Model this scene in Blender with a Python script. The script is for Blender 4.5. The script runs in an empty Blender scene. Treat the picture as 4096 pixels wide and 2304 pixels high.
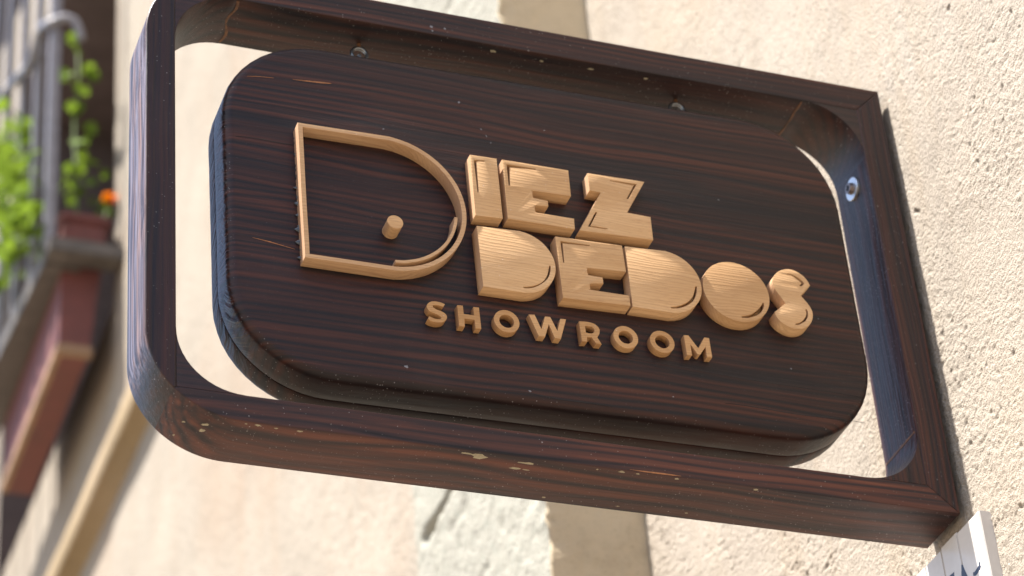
import bpy, bmesh, math, random
import numpy as np
from mathutils import Vector, Matrix
from mathutils.noise import noise as pnoise

random.seed(7)
rng = np.random.default_rng(11)
scn = bpy.context.scene
COL = scn.collection
Z0 = 2.6                                   # height of the sign's lower edge above the street

# ------------------------------------------------------------------ camera
cam_d = bpy.data.cameras.new('camera')
cam = bpy.data.objects.new('camera', cam_d)
COL.objects.link(cam)
right = Vector((0.93765517, -0.33969318, -0.07356171))
down = Vector((0.13992405, 0.56267008, -0.81475373))
fwd = Vector((0.31815726, 0.753665, 0.57512175))
m = Matrix((right, -down, -fwd)).transposed().to_4x4()
m.translation = Vector((-0.96854921, -1.49087125, -0.99314981 + Z0))
cam.matrix_world = m
cam_d.sensor_width = 36.0
cam_d.lens = 96.026
cam_d.clip_start = 0.05
cam_d.clip_end = 500.0
cam_d.dof.use_dof = True
cam_d.dof.focus_distance = 1.93
cam_d.dof.aperture_fstop = 7.6
cam_d.dof.aperture_blades = 0
scn.camera = cam

# ------------------------------------------------------------------ sky, sun, exposure
SUN_FROM = Vector((-0.50, 0.019, 1.0)).normalized()
sun_el = math.asin(SUN_FROM.z)
sun_az = math.atan2(SUN_FROM.x, SUN_FROM.y)
world = bpy.data.worlds.new('World')
scn.world = world
world.use_nodes = True
wn = world.node_tree.nodes
wl = world.node_tree.links
wn.clear()
sky = wn.new('ShaderNodeTexSky')
sky.sky_type = 'NISHITA'
sky.sun_disc = False
sky.sun_elevation = sun_el
sky.sun_rotation = sun_az
sky.air_density = 1.0
sky.dust_density = 1.5
bg = wn.new('ShaderNodeBackground')
bg.inputs['Strength'].default_value = 0.082
wo = wn.new('ShaderNodeOutputWorld')
wl.new(sky.outputs['Color'], bg.inputs['Color'])
wl.new(bg.outputs['Background'], wo.inputs['Surface'])

sun_d = bpy.data.lights.new('sun', 'SUN')
sun_d.energy = 4.9
sun_d.angle = math.radians(0.53)
sun_d.color = (1.0, 0.95, 0.88)
sun = bpy.data.objects.new('sun', sun_d)
COL.objects.link(sun)
sun.rotation_euler = SUN_FROM.to_track_quat('Z', 'Y').to_euler()
sun.location = (-3, 0.1, 9)

vs = scn.view_settings
vs.view_transform = 'Standard'
vs.look = 'None'
vs.exposure = 1.76
vs.gamma = 1.0
vs.use_curve_mapping = False
scn.cycles.max_bounces = 10
scn.cycles.diffuse_bounces = 6
scn.cycles.glossy_bounces = 4

# ------------------------------------------------------------------ node helpers
class NT:
    def __init__(s, name):
        s.mat = bpy.data.materials.new(name)
        s.mat.use_nodes = True
        s.t = s.mat.node_tree
        s.t.nodes.clear()
        s.out = s.t.nodes.new('ShaderNodeOutputMaterial')
        s.b = s.t.nodes.new('ShaderNodeBsdfPrincipled')
        s.t.links.new(s.b.outputs[0], s.out.inputs['Surface'])
        s.tc = s.t.nodes.new('ShaderNodeTexCoord')
        s.oi = s.t.nodes.new('ShaderNodeObjectInfo')
    def L(s, a, b): s.t.links.new(a, b)
    def put(s, sock, v):
        if hasattr(v, 'is_linked'): s.L(v, sock)
        else: sock.default_value = v
    def math(s, op, a, b=0.0, c=None, clamp=False):
        n = s.t.nodes.new('ShaderNodeMath'); n.operation = op; n.use_clamp = clamp
        s.put(n.inputs[0], a); s.put(n.inputs[1], b)
        if c is not None: s.put(n.inputs[2], c)
        return n.outputs[0]
    def vmath(s, op, a, b):
        n = s.t.nodes.new('ShaderNodeVectorMath'); n.operation = op
        s.put(n.inputs[0], a); s.put(n.inputs[1], b)
        return n.outputs[0]
    def comb(s, x, y, z):
        n = s.t.nodes.new('ShaderNodeCombineXYZ')
        s.put(n.inputs[0], x); s.put(n.inputs[1], y); s.put(n.inputs[2], z)
        return n.outputs[0]
    def sep(s, v):
        n = s.t.nodes.new('ShaderNodeSeparateXYZ'); s.L(v, n.inputs[0])
        return n.outputs
    def noise(s, v, scale=1.0, detail=2.0, rough=0.5, dist=0.0, color=False):
        n = s.t.nodes.new('ShaderNodeTexNoise')
        s.put(n.inputs['Vector'], v); n.inputs['Scale'].default_value = scale
        n.inputs['Detail'].default_value = detail; n.inputs['Roughness'].default_value = rough
        n.inputs['Distortion'].default_value = dist
        return n.outputs['Color'] if color else n.outputs[0]
    def voro(s, v, scale, feature='F1'):
        n = s.t.nodes.new('ShaderNodeTexVoronoi'); n.feature = feature
        s.put(n.inputs['Vector'], v); n.inputs['Scale'].default_value = scale
        return n.outputs['Distance'], n.outputs['Color']
    def ramp(s, f, stops, interp='LINEAR'):
        n = s.t.nodes.new('ShaderNodeValToRGB'); n.color_ramp.interpolation = interp
        cr = n.color_ramp
        while len(cr.elements) < len(stops): cr.elements.new(0.5)
        for e, (p, c) in zip(cr.elements, stops):
            e.position = p; e.color = (*c, 1) if len(c) == 3 else c
        s.L(f, n.inputs[0])
        return n.outputs['Color']
    def step(s, f, lo, hi):
        n = s.t.nodes.new('ShaderNodeMapRange'); n.interpolation_type = 'SMOOTHSTEP'
        s.put(n.inputs['Value'], f)
        n.inputs['From Min'].default_value = lo; n.inputs['From Max'].default_value = hi
        return n.outputs[0]
    def mix(s, f, a, b, mode='MIX'):
        n = s.t.nodes.new('ShaderNodeMix'); n.data_type = 'RGBA'; n.blend_type = mode
        s.put(n.inputs[0], f)
        s.put(n.inputs[6], a if hasattr(a, 'is_linked') else (*a, 1))
        s.put(n.inputs[7], b if hasattr(b, 'is_linked') else (*b, 1))
        return n.outputs[2]
    def bump(s, h, strength, dist):
        n = s.t.nodes.new('ShaderNodeBump')
        s.L(h, n.inputs['Height']); n.inputs['Strength'].default_value = strength
        n.inputs['Distance'].default_value = dist
        s.L(n.outputs[0], s.b.inputs['Normal'])
    def base(s, c): s.put(s.b.inputs['Base Color'], c if hasattr(c, 'is_linked') else (*c, 1))
    def rough(s, r): s.put(s.b.inputs['Roughness'], r)

def stretched(n, axis, along, across):
    """object coordinates, shifted per object, stretched along the grain axis"""
    r = n.oi.outputs['Random']
    off = n.comb(n.math('MULTIPLY', r, 7.3), n.math('MULTIPLY', r, 3.1), n.math('MULTIPLY', r, 5.7))
    p = n.vmath('ADD', n.tc.outputs['Object'], off)
    sc = [across] * 3; sc['XYZ'.index(axis)] = along
    return p, lambda q, a, c: n.vmath('MULTIPLY', q, tuple(a if i == 'XYZ'.index(axis) else c for i in range(3)))

def dark_wood(name, axis, red=1.0, seed=0.0, rough=0.40, carved=False, weather=False, fine=1.0, spec=0.40, lift=1.0, bstr=.6, con=1.0, ysc=.5, ring=.0062):
    n = NT(name)
    p, S = stretched(n, axis, 1, 1)
    p = n.vmath('MULTIPLY', n.vmath('ADD', p, (seed, seed * .7, seed * 1.3)), (1, ysc, 1))
    w = n.noise(S(p, 3.2, 13.0), 1.0, 2.0, color=True)
    w = n.vmath('MULTIPLY', n.vmath('SUBTRACT', w, (.5, .5, .5)), (.020, .020, .020))
    pw = n.vmath('ADD', p, w)
    bands = n.noise(S(pw, 1.6, 175.0 * fine), 1.0, 2.0, 0.5)
    lines = n.noise(S(pw, 2.2, 420.0 * fine), 1.0, 1.0, 0.5)
    broad = n.noise(S(pw, 2.2, 26.0), 1.0, 1.0, 0.5)
    fibre = n.noise(S(pw, 40.0, 1500.0), 1.0, 2.0, 0.6)
    # growth rings: flowing dark late-wood lines a few millimetres apart
    qa = n.sep(pw)
    ua = n.math('ADD', qa['XYZ'.index('Z' if axis == 'X' else 'X')], n.math('MULTIPLY', qa[1], .8))
    ph = n.math('ADD', n.math('MULTIPLY', ua, 6.2832 / ring), n.math('MULTIPLY', n.noise(S(p, 2.6, 26.0), 1.0, 2.0, .55), 20.0))
    sn = n.math('ADD', n.math('MULTIPLY', n.math('SINE', ph), .5), .5)
    late = n.math('POWER', sn, 2.2)
    f = n.math('ADD', .5, n.math('MULTIPLY', n.math('SUBTRACT', bands, .5), .62))
    f = n.math('SUBTRACT', f, n.math('MULTIPLY', n.math('SUBTRACT', late, .4), n.math('ADD', .05, n.math('MULTIPLY', n.step(broad, .3, .7), .20))))
    f = n.math('ADD', f, .045)
    f = n.math('ADD', f, n.math('MULTIPLY', n.math('SUBTRACT', broad, .5), .26))
    f = n.math('ADD', f, n.math('MULTIPLY', n.math('SUBTRACT', lines, .5), .30))
    f = n.math('ADD', f, n.math('MULTIPLY', n.math('SUBTRACT', fibre, .5), .10))
    f = n.math('ADD', n.math('MULTIPLY', n.math('SUBTRACT', f, .5), con), .5)
    c = n.ramp(f, [(.34, (.0085, .0065, .0085)), (.46, (.0150 * lift, .0090 * lift, .0095 * lift)), (.58, (.036 * red * lift, .0138 * lift, .0108 * lift)),
                   (.70, (.066 * red * lift, .0215 * lift, .0135 * lift)), (.88, (.105 * red * lift, .034 * lift, .0175 * lift))])
    # dust: fine specks and short hairs
    d, dc = n.voro(n.tc.outputs['Object'], 520.0)
    dr = n.sep(dc)
    sp = n.math('MULTIPLY', n.math('LESS_THAN', d, n.math('MULTIPLY', dr[1], .26)), n.math('GREATER_THAN', dr[0], .60))
    d2, dc2 = n.voro(n.tc.outputs['Object'], 150.0)
    dr2 = n.sep(dc2)
    sp2 = n.math('MULTIPLY', n.math('LESS_THAN', d2, n.math('MULTIPLY', dr2[1], .10)), n.math('GREATER_THAN', dr2[0], .86))
    cloud = n.step(n.noise(n.tc.outputs['Object'], 22.0, 3.0), .40, .72)
    dust = n.math('MULTIPLY', n.math('MAXIMUM', sp, sp2), n.math('ADD', n.math('MULTIPLY', cloud, .55), .22))
    c = n.mix(dust, c, (.36, .34, .34))
    haze = n.math('MULTIPLY', n.step(n.noise(n.tc.outputs['Object'], 14.0, 5.0, .65), .5, .8), .012)
    c = n.mix(haze, c, (.40, .37, .36))
    g = n.t.nodes.new('ShaderNodeNewGeometry')
    nxs = n.sep(g.outputs['True Normal'])[0]
    nsm = n.sep(g.outputs['Normal'])[0]
    if weather:     # the street side of this bar has gone silvery: raised pale fibres between dark ones
        k = n.step(n.math('MULTIPLY', nxs, -1.0), .88, .99)
        st = n.noise(S(pw, 5.0, 640.0), 1.0, 2.0, .6)
        pat = n.step(n.noise(S(p, 3.5, 40.0), 1.0, 2.0), .30, .62)
        k2 = n.math('MULTIPLY', n.math('MULTIPLY', k, n.step(st, .36, .66)), n.math('ADD', n.math('MULTIPLY', pat, .6), .3))
        c = n.mix(k2, c, n.mix(n.step(lines, .45, .6), (.185, .160, .190), (.20, .125, .10)))
    n.base(c)
    rr = n.math('ADD', rough, n.math('MULTIPLY', n.math('SUBTRACT', fibre, .5), .25))
    rr = n.math('ADD', rr, n.math('MULTIPLY', dust, .3))
    n.rough(rr)
    n.b.inputs['Specular IOR Level'].default_value = spec
    h = n.math('ADD', n.math('MULTIPLY', bands, .35), n.math('ADD', n.math('MULTIPLY', lines, .40), n.math('MULTIPLY', fibre, .25)))
    if carved:      # hand planed end grain: slanting chatter ridges on the end faces
        e = n.step(n.math('ABSOLUTE', nsm), .55, 1.0)
        o = n.sep(n.tc.outputs['Object'])
        layer = n.math('SIGN', n.math('SUBTRACT', o[1], .0305 - .0265))
        u = n.math('ADD', o[2], n.math('MULTIPLY', n.math('MULTIPLY', o[1], layer), .62))
        u = n.math('ADD', u, n.math('MULTIPLY', n.noise(n.tc.outputs['Object'], 28.0, 2.0), .022))
        k = n.noise(n.comb(n.math('MULTIPLY', u, 150.0), n.math('MULTIPLY', o[1], 14.0), 0.0), 1.0, 2.5, .55)
        h = n.math('ADD', h, n.math('MULTIPLY', e, n.math('MULTIPLY', n.math('SUBTRACT', k, .5), 6.5)))
        n.rough(n.math('SUBTRACT', rr, n.math('MULTIPLY', e, .10)))
    n.bump(h, bstr, .0011)
    return n.mat

def light_wood(name, axis='X', tint=(1, 1, 1), seed=0.0, period=.0027):
    n = NT(name)
    p, S = stretched(n, axis, 1, 1)
    p = n.vmath('ADD', p, (seed, seed, seed))
    w = n.noise(S(p, 11.0, 30.0), 1.0, 2.0, color=True)
    w = n.vmath('MULTIPLY', n.vmath('SUBTRACT', w, (.5, .5, .5)), (.010, .010, .010))
    pw = n.vmath('ADD', p, w)
    q = n.sep(pw)
    r = n.oi.outputs['Random']
    tilt = n.math('MULTIPLY', n.math('SUBTRACT', r, .5), .16)
    u = n.math('ADD', n.math('ADD', q[2], n.math('MULTIPLY', q[0], tilt)), n.math('MULTIPLY', q[1], .7))
    ph = n.math('ADD', n.math('MULTIPLY', u, 6.2832 / period), n.math('MULTIPLY', n.noise(S(pw, 4.0, 95.0), 1.0, 2.0), 16.0))
    sn = n.math('ADD', n.math('MULTIPLY', n.math('SINE', ph), .5), .5)
    late = n.math('POWER', sn, 3.0)                                    # thin late-wood lines
    rings = n.noise(S(pw, 5.0, 260.0), 1.0, 2.0, .5)
    dash = n.noise(S(pw, 90.0, 1900.0), 1.0, 1.0, .5)
    broad = n.noise(S(pw, 7.0, 45.0), 1.0, 1.0)
    t = tint
    c = n.ramp(n.math('ADD', n.math('MULTIPLY', rings, .5), n.math('MULTIPLY', broad, .5)),
               [(.35, (.53 * t[0], .320 * t[1], .158 * t[2])), (.65, (.66 * t[0], .425 * t[1], .228 * t[2]))])
    amt = n.math('MULTIPLY', late, n.math('ADD', n.math('MULTIPLY', n.step(rings, .38, .66), .30), .04))
    c = n.mix(amt, c, (.285 * t[0], .135 * t[1], .055 * t[2]))
    c = n.mix(n.math('MULTIPLY', n.step(dash, .56, .70), .30), c, (.29, .145, .064))
    g = n.t.nodes.new('ShaderNodeNewGeometry')                          # x-facing letter sides coloured darker: their shade painted into the wood
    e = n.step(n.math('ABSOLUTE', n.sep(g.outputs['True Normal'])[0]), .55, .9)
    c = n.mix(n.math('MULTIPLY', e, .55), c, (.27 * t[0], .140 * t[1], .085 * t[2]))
    d, dc = n.voro(n.tc.outputs['Object'], 300.0)
    dr = n.sep(dc)
    sp = n.math('MULTIPLY', n.math('LESS_THAN', d, .14), n.math('GREATER_THAN', dr[0], .92))
    c = n.mix(n.math('MULTIPLY', sp, .35), c, (.70, .66, .62))
    tone = n.math('ADD', n.math('MULTIPLY', n.oi.outputs['Random'], .26), .84)
    c = n.mix(1.0, c, n.comb(tone, n.math('POWER', tone, 1.25), n.math('POWER', tone, 1.6)), 'MULTIPLY')
    n.base(c)
    n.rough(.68)
    n.b.inputs['Specular IOR Level'].default_value = .22
    n.bump(n.math('ADD', n.math('MULTIPLY', late, .6), n.math('MULTIPLY', dash, .4)), .30, .0004)
    return n.mat

def stucco(name, col, dirt=(.34, .265, .185), stain=False, bump=0.5, bs=170.0, pale=False):
    n = NT(name)
    o = n.tc.outputs['Object']
    a = n.noise(o, 6.0, 4.0, .6)
    b = n.noise(o, 60.0, 3.0, .6)
    v = n.math('ADD', n.math('MULTIPLY', a, .6), n.math('MULTIPLY', b, .4))
    c = n.ramp(v, [(.30, tuple(x * .80 for x in col)), (.5, col), (.72, tuple(min(.9, x * 1.10) for x in col))])
    patch = n.step(n.noise(o, 2.3, 3.0, .55), .50, .72)
    c = n.mix(n.math('MULTIPLY', patch, .42), c, dirt)
    q = n.sep(o)
    streak = n.noise(n.comb(0.0, n.math('MULTIPLY', q[1], 16.0), n.math('MULTIPLY', q[2], 1.1)), 1.0, 4.0, .6)
    c = n.mix(n.math('MULTIPLY', n.step(streak, .48, .68), .30), c, dirt)
    grit = n.noise(o, 420.0, 2.0, .6)
    c = n.mix(n.math('MULTIPLY', n.step(grit, .57, .72), .55), c, tuple(x * .38 for x in col))
    if pale:
        c = n.mix(n.math('MULTIPLY', n.step(n.noise(o, 75.0, 3.0, .6), .50, .70), .5), c, (.225, .235, .20))
    if stain:       # rusty run of dirt beside the tile plaque
        s = n.sep(o)
        y = n.math('ADD', s[1], n.math('MULTIPLY', n.math('SUBTRACT', n.noise(o, 40.0, 3.0), .5), .030))
        z = n.math('ADD', s[2], n.math('MULTIPLY', n.math('SUBTRACT', n.noise(o, 33.0, 3.0), .5), .030))
        band = n.math('MULTIPLY', n.step(y, -.062, -.043), n.math('SUBTRACT', 1.0, n.step(y, -.036, -.022)))
        low = n.math('SUBTRACT', 1.0, n.step(z, STAIN_Z - .02, STAIN_Z))
        k = n.math('MULTIPLY', n.math('MULTIPLY', band, low), n.math('ADD', n.noise(o, 90.0, 3.0), .12), clamp=True)
        c = n.mix(k, c, (.20, .115, .055))
    n.base(c)
    n.rough(.92)
    n.b.inputs['Specular IOR Level'].default_value = .15
    h = n.math('ADD', n.noise(o, bs, 4.0, .65), n.math('MULTIPLY', n.noise(o, bs * 3.1, 2.0), .4))
    n.bump(h, bump, .004)
    return n.mat

def plain(name, col, rough=.5, metal=0.0, var=.15, scale=40.0, bump=0.0, spec=.5):
    n = NT(name)
    v = n.noise(n.tc.outputs['Object'], scale, 4.0, .6)
    c = n.ramp(v, [(.3, tuple(x * (1 - var) for x in col)), (.7, tuple(min(1, x * (1 + var)) for x in col))])
    n.base(c)
    n.rough(n.math('ADD', rough, n.math('MULTIPLY', n.math('SUBTRACT', v, .5), .2)))
    n.b.inputs['Metallic'].default_value = metal
    n.b.inputs['Specular IOR Level'].default_value = spec
    if bump: n.bump(v, bump, .002)
    return n.mat

STAIN_Z = -.028
M = {}
M['block'] = dark_wood('dark_stained_block', 'X', 1.0, 8.8, .40, fine=.6, con=.40)
M['board'] = dark_wood('dark_stained_board', 'X', 1.0, 0.31, .47, carved=True, lift=.84, con=.85, spec=.30, ysc=.16)
M['board_back'] = dark_wood('dark_stained_back_board', 'X', .95, 2.9, .50, carved=True, spec=.28, lift=.9, ysc=.16)
M['rail'] = dark_wood('dark_stained_rail', 'X', .95, 1.7, .52, lift=1.9, con=.80, spec=.3, ring=.0072)
M['rail_top'] = dark_wood('dark_stained_top_rail', 'X', .95, 5.2, .48, lift=1.15, con=.85, spec=.32)
M['stile'] = dark_wood('dark_stained_stile', 'Z', .95, 4.1, .34, weather=True, fine=.9, bstr=.7, con=.55, spec=.34)
M['stile_inner'] = dark_wood('dark_stained_wall_stile', 'Z', 1.0, 6.4, .38, fine=1.5, lift=1.3, con=.6, bstr=1.3, spec=.30, ring=.0048)
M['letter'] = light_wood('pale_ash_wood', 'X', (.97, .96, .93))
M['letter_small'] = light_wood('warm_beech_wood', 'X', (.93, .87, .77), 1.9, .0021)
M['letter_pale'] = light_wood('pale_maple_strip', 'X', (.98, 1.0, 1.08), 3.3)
M['wall'] = stucco('cream_stucco', (.362, .316, .263), stain=True, bump=.8, bs=330.0)
M['far_wall'] = stucco('cream_render_far', (.285, .250, .205), dirt=(.27, .20, .145), bump=.9, bs=60.0)
M['stone'] = stucco('pale_grey_stone', (.282, .272, .232), dirt=(.27, .265, .22), bump=.8, bs=90.0, pale=True)
M['cornice'] = stucco('ochre_cornice_render', (.27, .205, .125), bump=.4, bs=50.0)
M['ground'] = plain('street_paving', (.17, .135, .098), .85, 0, .2, 1.5)
M['strip_face'] = stucco('tan_strip_render', (.53, .44, .305), bump=.4, bs=50.0)
M['iron'] = plain('grey_painted_iron', (.19, .19, .22), .45, 0, .22, 60.0, .3)
M['iron_low'] = plain('rusty_dark_iron', (.085, .075, .068), .6, 0, .3, 50.0, .3)
M['door'] = plain('dark_brown_door', (.017, .012, .0125), .85, 0, .25, 12.0, .2, .12)
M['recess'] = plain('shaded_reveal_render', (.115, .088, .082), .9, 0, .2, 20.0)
M['steel'] = plain('zinc_steel', (.27, .275, .28), .34, 1.0, .08, 200.0)
M['washer'] = plain('zinc_washer', (.70, .72, .74), .42, 1.0, .06, 200.0)
M['rust'] = plain('rusty_screw_shank', (.16, .075, .035), .7, .4, .3, 300.0)
M['screw'] = plain('brassy_screw_head', (.24, .20, .19), .38, 1.0, .1, 200.0)
M['slot'] = plain('dark_screw_recess', (.012, .012, .013), .6)
M['tile'] = plain('white_glazed_tile', (.56, .535, .51), .22, 0, .05, 60.0, .05)
M['ink'] = plain('blue_black_tile_paint', (.022, .026, .045), .3, 0, .3, 200.0)
M['grout'] = plain('stained_tile_joint', (.22, .16, .08), .9, 0, .4, 150.0)
M['planter'] = plain('dull_red_plastic', (.125, .036, .030), .6, 0, .18, 30.0, .1)
M['rim'] = plain('faded_tan_rim', (.25, .155, .09), .7, 0, .2, 30.0)
M['soil'] = plain('potting_soil', (.035, .022, .015), .95, 0, .4, 90.0, .8)
M['paint'] = plain('cream_paint_drops', (.29, .255, .175), .8, 0, .2, 300.0)
M['fluff'] = plain('grey_dust_fluff', (.19, .19, .21), .9, 0, .25, 400.0)
M['sliver'] = plain('bare_wood_sliver', (.30, .125, .048), .6, 0, .35, 250.0)
M['filler'] = plain('amber_joint_filler', (.13, .056, .022), .6, 0, .5, 200.0)
M['stem'] = plain('green_stem', (.10, .16, .035), .6)
g = NT('clear_dried_glue')
g.base((.10, .115, .135)); g.rough(.25); g.b.inputs['Transmission Weight'].default_value = .55
M['glue'] = g.mat
def leaf_mat(name, col, glow=(.26, .38, .03)):
    n = NT(name)
    v = n.noise(n.tc.outputs['Object'], 60.0, 2.0)
    rnd = n.oi.outputs['Random']
    c = n.mix(rnd, tuple(x * .75 for x in col), (col[0] * 1.2, col[1] * 1.08, col[2] * .8))
    n.base(c); n.rough(.7); n.b.inputs['Specular IOR Level'].default_value = .2
    tr = n.t.nodes.new('ShaderNodeBsdfTranslucent')
    n.put(tr.inputs['Color'], n.mix(.5, c, glow))
    mx = n.t.nodes.new('ShaderNodeMixShader'); mx.inputs[0].default_value = .34
    n.L(n.b.outputs[0], mx.inputs[1]); n.L(tr.outputs[0], mx.inputs[2])
    n.L(mx.outputs[0], n.out.inputs['Surface'])
    return n.mat
M['leaf'] = leaf_mat('lime_leaf', (.095, .165, .026))
M['petal'] = leaf_mat('orange_petal', (.72, .215, .004), (.80, .26, .004))

# ------------------------------------------------------------------ object helpers
ORG = {}
def thing(name, label, cat, loc=(0, 0, 0), group=None):
    o = bpy.data.objects.new(name, None); COL.objects.link(o)
    o.empty_display_size = .05
    o.location = (loc[0], loc[1], loc[2] + Z0)
    o['label'] = label; o['category'] = cat
    if group: o['group'] = group
    ORG[o.name] = Vector(loc)
    return o

def link(name, me, mat, parent=None, label=None, kind=None):
    """me holds coordinates relative to the sign's lower right corner; rebased on the thing's base"""
    o = bpy.data.objects.new(name, me); COL.objects.link(o)
    og = ORG[parent.name] if parent else Vector((0, 0, 0))
    me.transform(Matrix.Translation(-og))
    if parent: o.parent = parent
    else: o.location = (0, 0, Z0)
    ORG[o.name] = og
    if mat: me.materials.clear(); me.materials.append(mat)
    if label: o['label'] = label
    if kind: o['kind'] = kind
    return o

def mesh(name, v, f):
    me = bpy.data.meshes.new(name); me.from_pydata([tuple(x) for x in v], [], f); me.update()
    return me

def shade(me, ang=35):
    me.shade_smooth()
    me.set_sharp_from_angle(angle=math.radians(ang))
    return me

def fix(me):
    bm = bmesh.new(); bm.from_mesh(me)
    bmesh.ops.remove_doubles(bm, verts=bm.verts, dist=1e-6)
    bmesh.ops.recalc_face_normals(bm, faces=bm.faces)
    bm.to_mesh(me); bm.free()
    return me

def box_bm(bm, x0, x1, y0, y1, z0, z1, bev=0.0):
    r = bmesh.ops.create_cube(bm, size=1.0)
    for v in r['verts']:
        v.co = ((x0 + x1) / 2 + v.co.x * (x1 - x0), (y0 + y1) / 2 + v.co.y * (y1 - y0), (z0 + z1) / 2 + v.co.z * (z1 - z0))
    if bev:
        es = list({e for v in r['verts'] for e in v.link_edges})
        bmesh.ops.bevel(bm, geom=es, offset=bev, segments=2, affect='EDGES')

def done(name, bm, ang=35):
    me = bpy.data.meshes.new(name)
    bmesh.ops.recalc_face_normals(bm, faces=bm.faces)
    bm.to_mesh(me); bm.free()
    return shade(me, ang)

def box(name, *a, bev=0.0005):
    bm = bmesh.new(); box_bm(bm, *a, bev=bev)
    return done(name, bm)

def tube(name, pts, r, seg=10, closed=False):
    pts = [Vector(p) for p in pts]; v = []; f = []
    n = len(pts)
    for i, p in enumerate(pts):
        a = pts[(i - 1) % n] if (closed or i > 0) else p
        b = pts[(i + 1) % n] if (closed or i < n - 1) else p
        t = (b - a).normalized()
        u = t.cross(Vector((.13, .31, .94))).normalized(); w = t.cross(u)
        rr = r[i] if isinstance(r, (list, tuple)) else r
        for k in range(seg):
            an = 2 * math.pi * k / seg
            v.append(p + (u * math.cos(an) + w * math.sin(an)) * rr)
    for i in range(n if closed else n - 1):
        for k in range(seg):
            j = (i + 1) % n
            f.append((i * seg + k, i * seg + (k + 1) % seg, j * seg + (k + 1) % seg, j * seg + k))
    if not closed:
        f.append(tuple(range(seg))[::-1]); f.append(tuple((n - 1) * seg + k for k in range(seg)))
    return shade(fix(mesh(name, v, f)), 40)

def smooth_loop(pts, sub=4, corner=38):
    """Catmull-Rom through the traced points; sharp corners and long straights stay"""
    P = [Vector(p) for p in pts]; n = len(P); out = []
    sharp = []
    for i in range(n):
        a = P[i] - P[i - 1]; b = P[(i + 1) % n] - P[i]
        sharp.append(a.length < 1e-7 or b.length < 1e-7 or a.angle(b) > math.radians(corner))
    for i in range(n):
        p1, p2 = P[i], P[(i + 1) % n]
        if sharp[i] and sharp[(i + 1) % n]:
            out.append(p1); continue
        p0 = P[i - 1] if not sharp[i] else p1 - (p2 - p1) * .5
        p3 = P[(i + 2) % n] if not sharp[(i + 1) % n] else p2 + (p2 - p1) * .5
        for k in range(sub):
            t = k / sub
            out.append(.5 * ((2 * p1) + (p2 - p0) * t + (2 * p0 - 5 * p1 + 4 * p2 - p3) * t * t + (3 * p1 - p0 - 3 * p2 + p3) * t ** 3))
    return out

def slab(name, loops, y0, y1, bevel=.0004, smooth=True, res=1):
    """2-D loops in the sign's plane (x, z) made solid from y0 (front) to y1 (back); holes by even-odd"""
    cu = bpy.data.curves.new(name, 'CURVE'); cu.dimensions = '2D'; cu.fill_mode = 'BOTH'
    cu.extrude = (y1 - y0) / 2 - bevel
    cu.bevel_depth = bevel; cu.bevel_resolution = res; cu.offset = -bevel
    for lp in loops:
        q = smooth_loop(lp) if smooth else [Vector(p) for p in lp]
        s = cu.splines.new('POLY'); s.points.add(len(q) - 1); s.use_cyclic_u = True
        for pt, c in zip(s.points, q): pt.co = (c[0], c[1], 0, 1)
    ob = bpy.data.objects.new(name, cu); COL.objects.link(ob)
    dg = bpy.context.evaluated_depsgraph_get()
    me = bpy.data.meshes.new_from_object(ob.evaluated_get(dg))
    bpy.data.objects.remove(ob); bpy.data.curves.remove(cu)
    me.transform(Matrix(((1, 0, 0, 0), (0, 0, -1, (y0 + y1) / 2), (0, 1, 0, 0), (0, 0, 0, 1))))
    return me

def join(name, *mes):
    bm = bmesh.new()
    for me in mes: bm.from_mesh(me)
    bmesh.ops.remove_doubles(bm, verts=bm.verts, dist=1e-6)
    o = bpy.data.meshes.new(name); bm.to_mesh(o); bm.free()
    return shade(o, 32)

def arc(cx, cz, r, a0, a1, n=14):
    return [(cx + r * math.cos(math.radians(a0 + (a1 - a0) * i / n)), cz + r * math.sin(math.radians(a0 + (a1 - a0) * i / n))) for i in range(n + 1)]

# value noise in numpy for real stucco relief
def vnoise(u, v, seed):
    r = np.random.default_rng(seed).random((257, 257))
    iu = np.floor(u).astype(int); iv = np.floor(v).astype(int)
    fu = u - iu; fv = v - iv
    fu = fu * fu * (3 - 2 * fu); fv = fv * fv * (3 - 2 * fv)
    a = r[iu % 256, iv % 256]; b = r[(iu + 1) % 256, iv % 256]
    c = r[iu % 256, (iv + 1) % 256]; d = r[(iu + 1) % 256, (iv + 1) % 256]
    return (a * (1 - fu) + b * fu) * (1 - fv) + (c * (1 - fu) + d * fu) * fv

def grid_mesh(name, P, skip=None, smooth=True):
    """P: (rows, cols, 3) array -> one quad mesh"""
    R, Cn = P.shape[:2]
    i = np.arange(R - 1)[:, None]; j = np.arange(Cn - 1)[None, :]
    q = np.stack([i * Cn + j, i * Cn + j + 1, (i + 1) * Cn + j + 1, (i + 1) * Cn + j], -1)
    if skip is not None: q = q[~skip]
    q = q.reshape(-1, 4).astype(np.int32)
    me = bpy.data.meshes.new(name)
    me.vertices.add(R * Cn); me.vertices.foreach_set('co', P.reshape(-1).astype(np.float32))
    me.loops.add(q.size); me.loops.foreach_set('vertex_index', q.reshape(-1))
    me.polygons.add(len(q)); me.polygons.foreach_set('loop_start', np.arange(0, q.size, 4, dtype=np.int32))
    me.update(calc_edges=True); me.validate()
    if smooth: me.shade_smooth()
    return me

def steps(*segs):
    out = []
    for a, b, s in segs:
        n = max(1, int(round((b - a) / s)))
        out += list(np.linspace(a, b, n, endpoint=False))
    out.append(segs[-1][1])
    return np.array(out)

# ------------------------------------------------------------------ ground and house
gm = mesh('street', [(-60, -60, -Z0), (60, -60, -Z0), (60, 60, -Z0), (-60, 60, -Z0)], [(0, 1, 2, 3)])
street = link('street', gm, M['ground']); street['kind'] = 'structure'

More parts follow.
